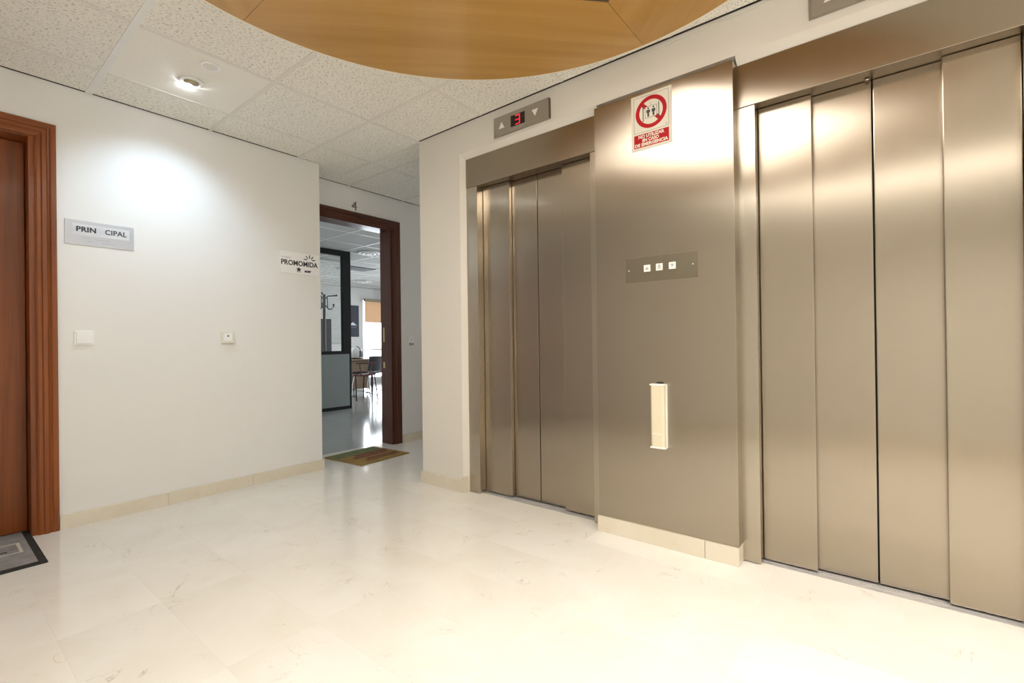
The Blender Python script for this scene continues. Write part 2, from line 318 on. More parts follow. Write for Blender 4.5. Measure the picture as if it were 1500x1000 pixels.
we = MB().box(XE, XE+0.2, YC, YD, 0, WZ0).box(XE, XE+0.2, YC, YD, WZ1, TOP).box(XE, XE+0.2, YC, WY0, WZ0, WZ1).box(XE, XE+0.2, WY1, YD, WZ0, WZ1).build('wall_end', 'wall_paint'); struct(we, 'white passage end wall with a daylight window', 'wall')
win = link('window_1', None, None, (XE+0.1, (WY0+WY1)/2, WZ0)); struct(win, 'small window at the passage end', 'window')  # added out of view so bluish daylight reaches the passage
MB().box(-0.003, 0.003, -0.22, 0.22, 0.03, 0.77).build('pane', 'window_glass', win)
MB().box(-0.03, 0.03, -0.25, 0.25, 0, 0.03).box(-0.03, 0.03, -0.25, 0.25, 0.77, 0.80).box(-0.03, 0.03, -0.25, -0.22, 0.03, 0.77).box(-0.03, 0.03, 0.22, 0.25, 0.03, 0.77).build('window_frame', 'white_plastic', win)
# plaster splay between the wall face and the lift frames
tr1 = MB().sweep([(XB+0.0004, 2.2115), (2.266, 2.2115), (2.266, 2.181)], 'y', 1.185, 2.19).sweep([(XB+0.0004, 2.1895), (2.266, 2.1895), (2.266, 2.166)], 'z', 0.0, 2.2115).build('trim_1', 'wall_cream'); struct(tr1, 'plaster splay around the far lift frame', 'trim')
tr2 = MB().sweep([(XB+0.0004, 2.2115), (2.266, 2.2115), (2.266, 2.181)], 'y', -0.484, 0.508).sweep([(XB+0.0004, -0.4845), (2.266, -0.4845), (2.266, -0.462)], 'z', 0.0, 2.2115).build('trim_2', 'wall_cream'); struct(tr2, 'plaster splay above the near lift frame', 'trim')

# ---- skirting boards
def skirting(name, segs, axis, wall, label, h=0.076, th=0.012):
    root = link(name, None); struct(root, label, 'skirting')
    for a, b_ in segs:
        bx = MB()
        if axis == 'x': bx.box(a+0.0006, b_-0.0006, wall-th, wall, 0, h, 0.0012)
        else: bx.box(wall-th, wall, a+0.0006, b_-0.0006, 0, h, 0.0012)
        bx.build('skirting_tile', 'marble_skirting', root)
    return root
sk = skirting('baseboard_left', [(0.479, 0.969), (0.969, 1.467), (1.467, 2.003)], 'x', YA, 'cream marble skirting along the white wall with the name plates')
MB().box(XC, XC+0.012, YA, YD-0.03, 0, 0.076, 0.0012).build('skirting_tile', 'marble_skirting', sk)
skirting('baseboard_back', [(3.012, 3.5), (3.5, 4.1), (4.1, 5.0)], 'x', YD, 'marble skirting right of the doorway numbered 4')
sk = skirting('baseboard_right', [(2.188, YC+0.012)], 'y', XB, 'short cream marble skirting left of the far lift', 0.08, 0.014)
MB().box(XB, XE, YC, YC+0.012, 0, 0.076, 0.0012).build('skirting_tile', 'marble_skirting', sk)
MB().box(XB-0.014, 2.26, 2.170, 2.1875, 0, 0.10, 0.0012).build('skirting_tile', 'marble_skirting', sk)
skirting('baseboard_opposite', [(YN+0.6*k, min(YN+0.6*(k+1), YA)) for k in range(9)], 'y', XO+0.012, 'marble skirting of the wall facing the lifts')

# ---- ceiling: slab, fissured tiles, tee bars
ce = MB().box(XO-0.2, XE+0.2, YN-0.2, YD+0.15, HC+0.30, HC+0.38).box(XO-0.2, XC, YA, YD+0.15, HC+0.0005, HC+0.30).box(XC, XE+0.2, YD, YD+0.15, HC+0.0005, HC+0.30).box(XB, XE+0.2, 2.0, YC, HC+0.0005, HC+0.30).box(XB, XB+0.4, YN-0.2, 2.0, HC+0.0005, HC+0.30).box(XO-0.2, XO, YN-0.2, YA, HC+0.0005, HC+0.30).box(XO, XB, YN-0.2, YN, HC+0.0005, HC+0.30).box(XE, XE+0.2, YC, YD, HC+0.0005, HC+0.30).build('ceiling', 'void'); struct(ce, 'suspended ceiling of fissured cream mineral tiles', 'ceiling')
CX = [XO, -0.578, 0.018, 0.615, 1.224, 1.824, 2.436, 3.04, 3.64, 4.24, 4.84, XE]
CY = [YN, -1.615, -1.015, -0.415, 0.185, 0.785, 1.385, 1.985, 2.590, 3.169, YD]
ct_cache = {}
def ceiling_tile(x0, x1, y0, y1, material='fissured_tile'):
    c_ = clear_of_well(x0, x1, y0, y1)
    if c_ and len(c_) == 6:                                           # cut diagonally along the light well
        sx, sy = c_[4:]; lim = RC+0.022; poly = [(x0, y0), (x1, y0), (x1, y1), (x0, y1)]; f = lambda p: sx*(p[0]-LX)+sy*(p[1]-LY)-lim; out = []
        for p, q in zip(poly, poly[1:]+poly[:1]):
            if f(p) >= 0: out.append(p)
            if f(p)*f(q) < 0: k = f(p)/(f(p)-f(q)); out.append((p[0]+k*(q[0]-p[0]), p[1]+k*(q[1]-p[1])))
        mx_, my_ = (x0+x1)/2, (y0+y1)/2; MB().prism([(p[0]-mx_, p[1]-my_) for p in out], 0, 0.014).build('ceiling_tile', material, ce, False, (mx_, my_, HC+0.0015)); return
    if not c_: return
    x0, x1, y0, y1 = c_
    k = (round(x1-x0, 3), round(y1-y0, 3), material)
    if k not in ct_cache: ct_cache[k] = MB().box(-k[0]/2, k[0]/2, -k[1]/2, k[1]/2, 0, 0.014, 0.0).mesh('ceiling_tile', material)
    link('ceiling_tile', ct_cache[k], ce, ((x0+x1)/2, (y0+y1)/2, HC+0.0015))
E_ = 0.010
LX, LY, RO, RC = 0.886, 0.890, 1.266, 0.905                         # wooden ceiling light: centre, outer radius, half diagonal of its square well
def clear_of_well(x0, x1, y0, y1):
    nx, ny = min(max(LX, x0), x1), min(max(LY, y0), y1); lim = RC+0.022
    if abs(nx-LX)+abs(ny-LY) >= lim: return (x0, x1, y0, y1)
    if all(math.hypot(a-LX, c-LY) < RO-0.01 for a in (x0, x1) for c in (y0, y1)): return None
    if (x0 > LX or x1 < LX) and (y0 > LY or y1 < LY): return (x0, x1, y0, y1, 1 if x0 > LX else -1, 1 if y0 > LY else -1)
    if x0 < LX-lim < x1 and x1-(LX-lim) < 0.25: return (x0, LX-lim, y0, y1)
    if y0 < LY-lim < y1 and y1-(LY-lim) < 0.25: return (x0, x1, y0, LY-lim)
    return None
def split_at_well(fixed, centre_f, centre_v, a, b_):
    h = RC+0.022-abs(fixed-centre_f)
    if h <= 0: return [(a, b_)]
    return [(p, q) for p, q in ((a, min(b_, centre_v-h)), (max(a, centre_v+h), b_)) if q-p > 0.03]
for i in range(len(CX)-1):
    for j in range(len(CY)-1):
        x0, x1, y0, y1 = CX[i], CX[i+1], CY[j], CY[j+1]
        if x0 >= XB-0.1 and y1 <= YC: continue
        if x0 >= 2.4 and y0 < YC: y0 = YC
        if x1 > XB and y1 <= 2.60 and x0 < XB: x1 = XB-E_                        # cut at the lift wall
        if y1 == YD and x1 <= 1.9: y1 = YA-E_
        if y1 == YD: y1 = YD-E_
        if x0 == XO: x0 += E_
        if y0 == YN: y0 += E_
        if i == 5 and y0 >= 2.58:                                               # tee in line with the lift wall splits these two
            ceiling_tile(x0+E_, 2.245, y0, y1) if j == 8 else ceiling_tile(x0+(0.17 if False else E_), 2.245, y0, y1)
            ceiling_tile(2.245, x1, y0, y1); continue
        ceiling_tile(x0+0.0015, x1-0.0015, y0+0.0015, y1-0.0015, 'smooth_tile' if (i == 3 and j == 8) else 'fissured_tile')
def tee(x0, x1, y0, y1, material='tee_metal'): MB().box(x0, x1, y0, y1, HC-0.0012, HC+0.0014, 0.0004).build('tee_bar', material, ce)
TW = 0.011
for x in CX[1:-1]:
    hw = 0.016 if abs(x-0.615) < 1e-3 else TW
    y0, y1 = (YN if x < XB else YC), (YA if x < 1.9 else YD)
    if hw > TW:
        for a, b_ in split_at_well(x, LX, LY, y0, 2.93): tee(x-hw, x+hw, a, b_, 'tee_white')
        tee(x-hw, x+hw, 2.932, y1-0.003, 'tee_white')
    else:
        for a, b_ in split_at_well(x, LX, LY, y0, y1-0.003): tee(x-hw, x+hw, a, b_)
tee(2.245-TW, 2.245+TW, YC+0.002, 3.55)
for y in CY[1:-1]:
    xe = XE if y > YC else XB
    cuts = [XO]+[x for x in CX[1:-1] if x < xe]+[xe]
    for a, b_ in zip(cuts, cuts[1:]):
        if b_-a <= 0.06: continue
        for p, q in split_at_well(y, LY, LX, a+(0.0175 if abs(a-0.615) < 1e-3 else 0.0125), b_-(0.0175 if abs(b_-0.615) < 1e-3 else 0.0125)): tee(p, q, y-TW, y+TW)
la = MB().box(XB-0.004, XB-0.0003, YN, 0.95, HC-0.022, HC-0.003, 0.001).build('trim_3', 'tee_metal'); struct(la, 'thin cream edge strip where the ceiling meets the lift wall', 'trim')

# ================================================================ DOORS
def casing_profile(w_, t_):                                          # (across from inner edge, thickness)
    return [(0, 0), (0, t_*0.55), (w_*0.10, t_*0.75), (w_*0.26, t_*0.75), (w_*0.32, t_), (w_*0.52, t_), (w_*0.58, t_*0.70), (w_*0.66, t_*0.62), (w_*0.74, t_*0.80), (w_*0.94, t_*0.80), (w_, t_*0.6), (w_, 0)]
def casing(root, x0, x1, zt, y, w_, t_, mv, mh):
    prof = casing_profile(w_, t_)
    def strip(P0, P1, nm, mm):                                       # mitred strips
        bm = bmesh.new(); A = [bm.verts.new(P0(p, q)) for p, q in prof]; B = [bm.verts.new(P1(p, q)) for p, q in prof]; n = len(prof)
        bm.faces.new(A); bm.faces.new(B[::-1])
        for i in range(n): bm.faces.new((A[i], B[i], B[(i+1) % n], A[(i+1) % n]))
        bmesh.ops.recalc_face_normals(bm, faces=bm.faces); o = MB(); o.add(bm); return o.build(nm, mm, root)
    strip(lambda p, q: (x1+p, y-q, 0), lambda p, q: (x1+p, y-q, zt+p), 'side_casing', mv)
    strip(lambda p, q: (x0-p, y-q, 0), lambda p, q: (x0-p, y-q, zt+p), 'side_casing', mv)
    strip(lambda p, q: (x0-p, y-q, zt+p), lambda p, q: (x1+p, y-q, zt+p), 'head_casing', mh)
d1 = link('door_1', None); struct(d1, 'reddish mahogany door with moulded frame at the far left', 'door')
casing(d1, D1[0], D1[1], D1[2]-0.012, YA, 0.083, 0.024, 'mahogany_v', 'mahogany_h')
j = 0.022
MB().box(D1[1]-j, D1[1], YA-0.004, YD+0.15, 0, D1[2]).build('jamb', 'mahogany_v', d1)
MB().box(D1[0], D1[0]+j, YA-0.004, YD+0.15, 0, D1[2]).build('jamb', 'mahogany_v', d1)
MB().box(D1[0]+j, D1[1]-j, YA-0.004, YD+0.15, D1[2]-j, D1[2]).build('head_jamb', 'mahogany_h', d1)
lf = MB().box(D1[0]+j+0.003, D1[1]-j-0.003, 3.615, 3.66, 0.006, D1[2]-j-0.003, 0.002).build('door_leaf', 'mahogany_v', d1)
hd = MB().lathe([(0, 0), (0.026, 0), (0.026, 0.008), (0.010, 0.012), (0.010, 0.045), (0, 0.045)], 20, Matrix.Translation((-0.36, 3.615, 1.0)) @ Matrix.Rotation(math.radians(90), 4, 'X'))
hd.tube([(-0.36, 3.572, 1.0), (-0.30, 3.570, 1.0), (-0.24, 3.572, 1.0)], 0.009); hd.build('door_handle', 'brass', lf, True)
d2 = link('door_2', None); struct(d2, 'dark reddish wooden door frame of the open office doorway', 'door')
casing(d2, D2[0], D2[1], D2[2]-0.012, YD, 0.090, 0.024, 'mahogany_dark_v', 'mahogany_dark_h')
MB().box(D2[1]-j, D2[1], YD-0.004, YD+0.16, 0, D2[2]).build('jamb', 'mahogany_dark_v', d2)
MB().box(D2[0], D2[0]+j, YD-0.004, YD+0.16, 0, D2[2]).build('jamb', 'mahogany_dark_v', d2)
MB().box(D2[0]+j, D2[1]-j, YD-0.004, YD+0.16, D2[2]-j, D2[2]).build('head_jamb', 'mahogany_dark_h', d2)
MB().box(D2[1]-j-0.0015, D2[1]-j, YD+0.10, YD+0.125, 1.0, 1.14).build('strike_plate', 'brass', d2)
MB().box(D2[1]-j-0.0015, D2[1]-j, YD+0.10, YD+0.125, 0.74, 0.80).build('strike_plate', 'brass', d2)

# ================================================================ LIFTS
def lift(label, jl, jr, gap, pl, pr, outer_l, outer_r):
    """jl/jr: far and near edge of the opening (Y), gap: middle joint, pl/pr: joints of the outer leaves"""
    root = thing('elevator', label, 'elevator', (2.266, gap, 0))
    def L(mb, nm, mm='steel', sm=False, par=root): return mb.build(nm, mm, par, sm)
    o = gap; X0 = 2.266
    def bx(x0, x1, y0, y1, z0, z1, bev=0.0015): return MB().box(x0-X0, x1-X0, y0-o, y1-o, z0, z1, bev)
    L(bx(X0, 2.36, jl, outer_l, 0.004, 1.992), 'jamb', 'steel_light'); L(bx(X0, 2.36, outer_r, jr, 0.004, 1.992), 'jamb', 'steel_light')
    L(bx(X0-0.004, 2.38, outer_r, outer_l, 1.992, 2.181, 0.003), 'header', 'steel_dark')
    zt = 1.9905
    L(bx(2.323, 2.349, pl, jl-0.002, 0.010, zt, 0.003), 'door_panel'); L(bx(2.323, 2.349, jr+0.002, pr, 0.010, zt, 0.003), 'door_panel')
    L(bx(2.352, 2.378, gap+0.0025, pl+0.03, 0.010, zt, 0.003), 'door_panel'); L(bx(2.352, 2.378, pr-0.03, gap-0.0025, 0.010, zt, 0.003), 'door_panel')
    L(bx(2.3785, 2.384, jr, jl, 0.010, zt, 0.0), 'door_backing', 'black')
    sl = MB()
    for a, b_, h in ((2.294, 2.318, 0.0015), (2.323, 2.332, 0.0015), (2.337, 2.346, 0.0015), (2.351, 2.38, 0.0015)): sl.box(a-X0, b_-X0, jr+0.001-o, jl-0.001-o, -0.012, h)
    sl.box(2.294-X0, 2.38-X0, jr+0.001-o, jl-0.001-o, -0.02, -0.006); L(sl, 'sill', 'aluminium')
    return root
lift('far brushed steel lift door beside the white corner, below the red floor display', 2.072, 1.246, 1.656, 1.852, 1.463, 2.166, 1.155)
e2 = lift('near brushed steel lift door at the right edge of the picture', 0.440, -0.366, 0.038, 0.238, -0.165, 0.535, -0.462)
MB().lathe([(0, 0), (0.007, 0), (0.009, 0.002), (0.007, 0.006), (0.004, 0.006), (0.0035, 0.002), (0, 0.002)], 16, Matrix.Translation((0.066, 0.014, 1.9905)) @ Matrix.Rotation(math.radians(180), 4, 'X')).build('key_hole', 'steel_light', e2, True)

pn = MB().box(2.199, 2.2655, 0.511, 1.181, 0.079, 2.182, 0.0015).build('steel_wall_panel', 'steel'); tag(pn, 'wide brushed steel panel between the two lifts', 'wall panel')
sp = link('baseboard_panel', None); struct(sp, 'cream marble skirting under the steel panel between the lifts', 'skirting')
MB().box(2.187, 2.2655, 0.652, 1.184, 0, 0.078, 0.0012).build('skirting_tile', 'marble_skirting', sp)
MB().box(2.187, 2.2655, 0.510, 0.650, 0, 0.078, 0.0012).build('skirting_tile', 'marble_skirting', sp)

# ---- floor indicators above the lifts
def indicator(label, y_left, z0, w_=0.412, h=0.114, digit=True):
    root = thing('floor_indicator', label, 'display', (XB, y_left-w_/2, z0+h/2), ROT_R)
    pl = MB().prism([(-w_/2, -h/2), (w_/2, -h/2), (w_/2, h/2), (-w_/2, h/2)], 0, 0.004)
    pl.sweep([(-w_/2+0.0, 0), (w_/2, 0), (w_/2, 0.022), (-w_/2+0.012, 0.022), (-w_/2, 0.008)], 'y', -h/2, h/2) if False else None
    bm = MB(); bm.prism([(0, 0), (w_, 0), (w_, 0.020), (0.012, 0.020), (0.0, 0.008)], 0, h)
    me = bm.mesh('indicator_housing', 'indicator_grey'); me.transform(Matrix.Translation((-w_/2, h/2, 0)) @ Matrix.Rotation(math.radians(90), 4, 'X')); pl.bm.free()
    link('housing', me, root)
    MB().box(w_/2, w_/2+0.002, -h/2+0.002, h/2, 0.0, 0.019).build('end_cap', 'bronze', root)  # dark sheet on the right end; shade put into its colour
    z = 0.0205
    MB().prism([(-0.155, -0.018), (-0.112, -0.018), (-0.1335, 0.020)], z-0.002, z+0.001).build('up_arrow', 'white_plastic', root)
    MB().prism([(0.092, 0.020), (0.135, 0.020), (0.1135, -0.018)], z-0.002, z+0.001).build('down_arrow', 'white_plastic', root)
    ds = MB().box(-0.063, 0.040, -0.033, 0.033, z-0.002, z+0.0006).build('display', 'display_black', root)
    if digit:
        sg = MB(); x0, x1, t_ = -0.028, 0.006, 0.005
        for yy in (0.025, 0.0, -0.025): sg.box(x0, x1, yy-t_/2, yy+t_/2, z+0.0006, z+0.0012)
        sg.box(x1-t_, x1, -0.025, 0.025, z+0.0006, z+0.00125); tag(sg.build('digit', 'led_red', ds), 'red lit digit 3')
    return root
indicator('grey floor display with a red 3 above the far lift', 1.883, 2.229)
indicator('grey floor display above the near lift, cut by the top edge', 0.232, 2.243)

# ---- prohibition sign
sg = thing('safety_sign', 'cream and red sign NO UTILIZAR EN CASO DE EMERGENCIA on the steel panel', 'sign', (2.199, 0.876, 2.033), ROT_R)
W_, H_ = 0.200, 0.268
MB().box(-W_/2, W_/2, -H_/2, H_/2, 0, 0.002, 0.0005).build('plate', 'white_sign', sg)
def ring(r0, r1, z0, z1, cx=0, cy=0, n=48):
    mb = MB(); bm = bmesh.new(); vs_ = []
    for i in range(n):
        a = 2*math.pi*i/n; c, s = math.cos(a), math.sin(a); vs_.append([bm.verts.new((cx+r*c, cy+r*s, z)) for r, z in ((r0, z0), (r1, z0), (r1, z1), (r0, z1))])
    for i in range(n):
        A, B = vs_[i], vs_[(i+1) % n]
        for k in range(4): bm.faces.new((A[k], B[k], B[(k+1) % 4], A[(k+1) % 4]))
    bmesh.ops.recalc_face_normals(bm, faces=bm.faces); mb.add(bm); return mb
z = 0.002; cy = 0.040
bd = MB()
for x0, x1, y0, y1 in ((-0.086, 0.086, 0.122, 0.1232), (-0.086, 0.086, -0.049, -0.0478), (-0.086, -0.0848, -0.049, 0.1232), (0.0848, 0.086, -0.049, 0.1232)): bd.box(x0, x1, y0, y1, z, z+0.0003)
bd.build('border', 'ink', sg)
ring(0.058, 0.077, z, z+0.0004, 0, cy).build('red_ring', 'sign_red', sg)
a = math.radians(-45); c, s = math.cos(a), math.sin(a); sl = MB().prism([(c*x-s*y, cy+s*x+c*y) for x, y in ((-0.060, -0.0085), (0.060, -0.0085), (0.060, 0.0085), (-0.060, 0.0085))], z, z+0.00045); sl.build('slash', 'sign_red', sg)
MB().box(-0.028, 0.028, cy-0.026, cy+0.026, z, z+0.0006).build('cabin', 'white_sign', sg)
pic = MB()
for x0, x1, y0, y1 in ((-0.028, 0.028, 0.026, 0.0275), (-0.028, 0.028, -0.0275, -0.026), (-0.029, -0.0275, -0.027, 0.027), (0.0275, 0.029, -0.027, 0.027), (-0.041, -0.037, -0.040, 0.036), (0.037, 0.041, -0.040, 0.036), (-0.0006, 0.0006, 0.027, 0.042)): pic.box(x0, x1, cy+y0, cy+y1, z, z+0.0008)
pic.build('lift_outline', 'ink', sg)
for px in (-0.013, 0.013):
    pp = MB(); pp.prism([(px+0.0045*math.cos(k*math.pi/6), cy+0.018+0.0045*math.sin(k*math.pi/6)) for k in range(12)], z, z+0.0009)
    pp.prism([(px-0.009, cy+0.011), (px-0.009, cy-0.003), (px-0.0045, cy-0.003), (px-0.0045, cy-0.022), (px+0.0045, cy-0.022), (px+0.0045, cy-0.003), (px+0.009, cy-0.003), (px+0.009, cy+0.011)], z, z+0.0009)
    pp.build('person_symbol', 'ink', sg)
rb = MB().box(-0.086, 0.086, -0.121, -0.058, z, z+0.0004).build('red_band', 'sign_red', sg)
text('lettering', 'NO UTILIZAR', 'white_sign', sg, (0.0, -0.0695, z+0.0004), 0.128, 0.0165, bold=0.0045)
text('lettering', 'EN CASO', 'white_sign', sg, (-0.003, -0.0890, z+0.0004), 0.082, 0.0165, bold=0.0045)
text('lettering', 'DE EMERGENCIA', 'white_sign', sg, (0.0, -0.1085, z+0.0004), 0.164, 0.0165, bold=0.0045)
MB().prism([(0.074+0.005*math.cos(k*math.pi/4), -0.038+0.005*math.sin(k*math.pi/4)) for k in range(8)], z, z+0.0004).build('approval_mark', 'ink_grey', sg)
MB().box(-0.086, -0.060, -0.1285, -0.1268, z, z+0.0003).build('small_print', 'ink_grey', sg)

# ---- call button plate
cp = thing('call_button_plate', 'brown metal plate with three small square call buttons', 'button panel', (2.199, 0.842, 1.3205), ROT_R)
MB().box(-0.172, 0.172, -0.0595, 0.0595, 0, 0.003, 0.001).build('plate', 'plate_brown', cp)
for k, ux in enumerate((-0.062, -0.002, 0.060)):
    bt = MB().box(ux-0.0165, ux+0.0165, -0.013, 0.020, 0.003, 0.007, 0.0015).build('button', 'button_glow', cp)
    if k == 0: MB().prism([(ux-0.009, -0.004), (ux+0.009, -0.004), (ux, 0.011)], 0.007, 0.0074).build('arrow', 'ink_grey', bt)
    elif k == 2: MB().prism([(ux-0.009, 0.011), (ux+0.009, 0.011), (ux, -0.004)], 0.007, 0.0074).build('arrow', 'ink_grey', bt)
    else: MB().prism([(ux-0.007, -0.006), (ux-0.003, -0.006), (ux, 0.004), (ux+0.003, -0.006), (ux+0.007, -0.006), (ux+0.004, 0.014), (ux-0.004, 0.014)], 0.007, 0.0074).build('symbol', 'ink_grey', bt)
for ux in (-0.156, 0.154): MB().lathe([(0.0045, 0.003), (0.004, 0.0045), (0, 0.0048)], 12, Matrix.Translation((ux, 0.0, 0))).build('screw', 'chrome', cp, True)

# ---- emergency light on the steel panel
em = thing('emergency_light', 'narrow upright cream emergency light low on the steel panel', 'light', (2.199, 0.851, 0.620), ROT_R)
MB().box(-0.037, 0.037, -0.150, 0.150, 0, 0.014, 0.003).build('base', 'white_plastic', em)
cv = MB(); prof = [(-0.036, 0.012), (-0.034, 0.028), (-0.026, 0.036), (0.022, 0.036), (0.031, 0.030), (0.034, 0.012)]
cv.sweep(prof, 'z', -0.147, 0.147); me = cv.mesh('cover', 'lens'); me.transform(Matrix(((1, 0, 0, 0), (0, 0, 1, 0), (0, 1, 0, 0), (0, 0, 0, 1)))); me.flip_normals(); link('cover', me, em)
MB().box(-0.027, 0.023, -0.085, -0.080, 0.0355, 0.0372).build('cover_rib', 'aged_plastic', em)
MB().box(-0.037, 0.036, 0.144, 0.1515, 0.010, 0.038, 0.002).build('end_cap', 'white_plastic', em); MB().box(-0.037, 0.036, -0.1515, -0.144, 0.010, 0.038, 0.002).build('end_cap', 'white_plastic', em)
MB().box(-0.012, 0.014, 0.150, 0.158, 0.0, 0.012).build('clip', 'black', em)

# ================================================================ THINGS ON THE WHITE WALL
np_ = thing('name_plate', 'grey metal name plate reading PRIN CIPAL beside the mahogany door', 'name plate', (0.661, YA, 1.6145), ROT_L)
MB().box(-0.151, 0.151, -0.068, 0.068, 0, 0.004, 0.001).build('plate', 'plate_metal', np_)
MB().box(-0.118, 0.130, -0.012, 0.048, 0.004, 0.0045).build('paper_strip', 'paper', np_)
text('lettering', 'PRIN', 'ink', np_, (-0.062, 0.020, 0.0049), 0.084, 0.029, bold=0.0035, spacing=1.05)
text('lettering', 'CIPAL', 'ink', np_, (0.068, 0.020, 0.0049), 0.098, 0.029, bold=0.002, spacing=1.05)
fa = MB()
for x0, x1, yy in ((-0.080, -0.045, -0.026), (-0.028, 0.040, -0.030), (-0.060, -0.035, -0.045), (0.005, 0.065, -0.046)): fa.box(x0, x1, yy-0.002, yy+0.002, 0.004, 0.0042)
fa.build('worn_marks', 'plate_shade', np_)
pp = thing('company_plate', 'white plate reading PROMOMIDA with a burst of rays, at the wall corner', 'name plate', (1.825, YA, 1.596), ROT_L)
MB().box(-0.155, 0.155, -0.081, 0.081, 0, 0.005, 0.001).build('plate', 'white_plastic', pp)
text('lettering', 'PROMOMIDA', 'ink', pp, (0.0, 0.000, 0.0054), 0.286, 0.040, bold=0.0025)
text('lettering', 'viatges', 'ink_grey', pp, (-0.105, 0.036, 0.0054), 0.072, 0.014)
for k, ang in enumerate((170, 130, 90, 50, 10)):
    a = math.radians(ang); c, s = math.cos(a), math.sin(a); x0, y0 = 0.076+0.020*c, 0.032+0.016*s
    MB().prism([(x0-s*0.0035, y0+c*0.0035), (x0+c*0.026-s*0.0035, y0+s*0.026+c*0.0035), (x0+c*0.026+s*0.0035, y0+s*0.026-c*0.0035), (x0+s*0.0035, y0-c*0.0035)], 0.005, 0.0055).build('ray', 'ink', pp)
st = [];
for k in range(10): r_ = 0.019 if k % 2 == 0 else 0.010; a = math.pi/2+k*math.pi/5; st.append((-0.010+r_*1.1*math.cos(a), -0.046+r_*math.sin(a)))
MB().prism(st, 0.005, 0.0055).box(-0.026, 0.006, -0.0655, -0.062, 0.005, 0.0055).build('star_emblem', 'ink', pp)
text('lettering', 'acav', 'ink', pp, (0.062, -0.055, 0.0054), 0.056, 0.016, bold=0.006, shear=0.3)

ls = thing('light_switch', 'square white light switch below the grey name plate', 'light switch', (0.585, YA, 1.0315), ROT_L)
MB().box(-0.041, 0.041, -0.041, 0.041, 0, 0.008, 0.003).build('frame', 'white_plastic', ls); MB().box(-0.032, 0.034, -0.032, 0.030, 0.007, 0.0125, 0.002).build('rocker', 'white_plastic', ls)
pb = thing('push_button', 'small square push button with a dark dot on the white wall', 'push button', (1.3115, YA, 1.032), ROT_L)
MB().box(-0.0375, 0.0375, -0.037, 0.037, 0, 0.022, 0.005).build('housing', 'aged_plastic', pb); MB().box(-0.026, 0.026, -0.022, 0.030, 0.021, 0.0245, 0.002).build('key', 'white_plastic', pb)
MB().prism([(0.0055*math.cos(k*math.pi/6), 0.012+0.0055*math.sin(k*math.pi/6)) for k in range(12)], 0.0245, 0.0252).build('dot', 'ink', pb)
ds = thing('door_bell', 'small white wall switch right of the doorway numbered 4', 'light switch', (3.123, YD, 1.0), ROT_L)  # wall switch with a darker lower half
MB().box(-0.038, 0.038, -0.048, 0.048, 0, 0.012, 0.004).build('housing', 'white_plastic', ds); MB().box(-0.030, 0.030, -0.040, -0.012, 0.011, 0.016, 0.002).build('shutter', 'ink_grey', ds); MB().prism([(0.005*math.cos(k*math.pi/6), 0.018+0.005*math.sin(k*math.pi/6)) for k in range(12)], 0.012, 0.013).build('dot', 'ink', ds)
nm = text('door_number', '4', 'numeral', None, (2.492, YD-0.003, 2.236), 0.052, 0.080, bold=0.0, depth=0.003); nm.rotation_euler = ROT_L; tag(nm, 'grey metal numeral 4 above the office doorway', 'number')

# ================================================================ CEILING THINGS
cl = thing('ceiling_light', 'round honey-coloured wooden ceiling light ringed by fissured tiles', 'ceiling light', (LX, LY, HC))
zb, zt_ = -0.030, -0.0016
n = 40; seg = []
g_ = 0.0010
def rot45(p): c = math.cos(-math.pi/4); s = math.sin(-math.pi/4); return (p[0]*c-p[1]*s, p[0]*s+p[1]*c)
arc = [(RO*math.cos(t_), RO*math.sin(t_)) for t_ in [math.asin(g_/RO)+(math.pi/2-2*math.asin(g_/RO))*k/n for k in range(n+1)]]
pts = [(RC, g_)]+arc+[(g_, RC)]
sm = MB().prism([rot45(p) for p in pts], zb, zt_).mesh('wood_segment', 'beech')
for k in range(4): link('wood_segment', sm, cl, (0, 0, 0), (0, 0, math.pi/4+k*math.pi/2))
ring(RO+0.0002, RO+0.0075, zb-0.0006, zt_, n=160).build('edge_band', 'rim_edge', cl)
dq = [(RC-0.001, 0), (0, RC-0.001), (-RC+0.001, 0), (0, -RC+0.001)]
MB().prism(dq, 0.150, 0.156).build('diffuser', 'diffuser', cl)
fr_ = MB()
for k in range(4):
    a, b_ = math.pi/2*k, math.pi/2*(k+1); fr_.prism([((RC-0.001)*math.cos(a), (RC-0.001)*math.sin(a)), ((RC-0.001)*math.cos(b_), (RC-0.001)*math.sin(b_)), ((RC-0.022)*math.cos(b_), (RC-0.022)*math.sin(b_)), ((RC-0.022)*math.cos(a), (RC-0.022)*math.sin(a))], zb+0.004, zb+0.010)
fr_.build('frame', 'bronze', cl)
we_ = MB()
for k in range(4):
    a, b_ = math.pi/2*k, math.pi/2*(k+1); we_.prism([((RC+0.012)*math.cos(a), (RC+0.012)*math.sin(a)), ((RC+0.012)*math.cos(b_), (RC+0.012)*math.sin(b_)), (RC*math.cos(b_), RC*math.sin(b_)), (RC*math.cos(a), RC*math.sin(a))], zt_+0.0005, 0.160)
we_.build('light_well', 'white_plastic', cl)

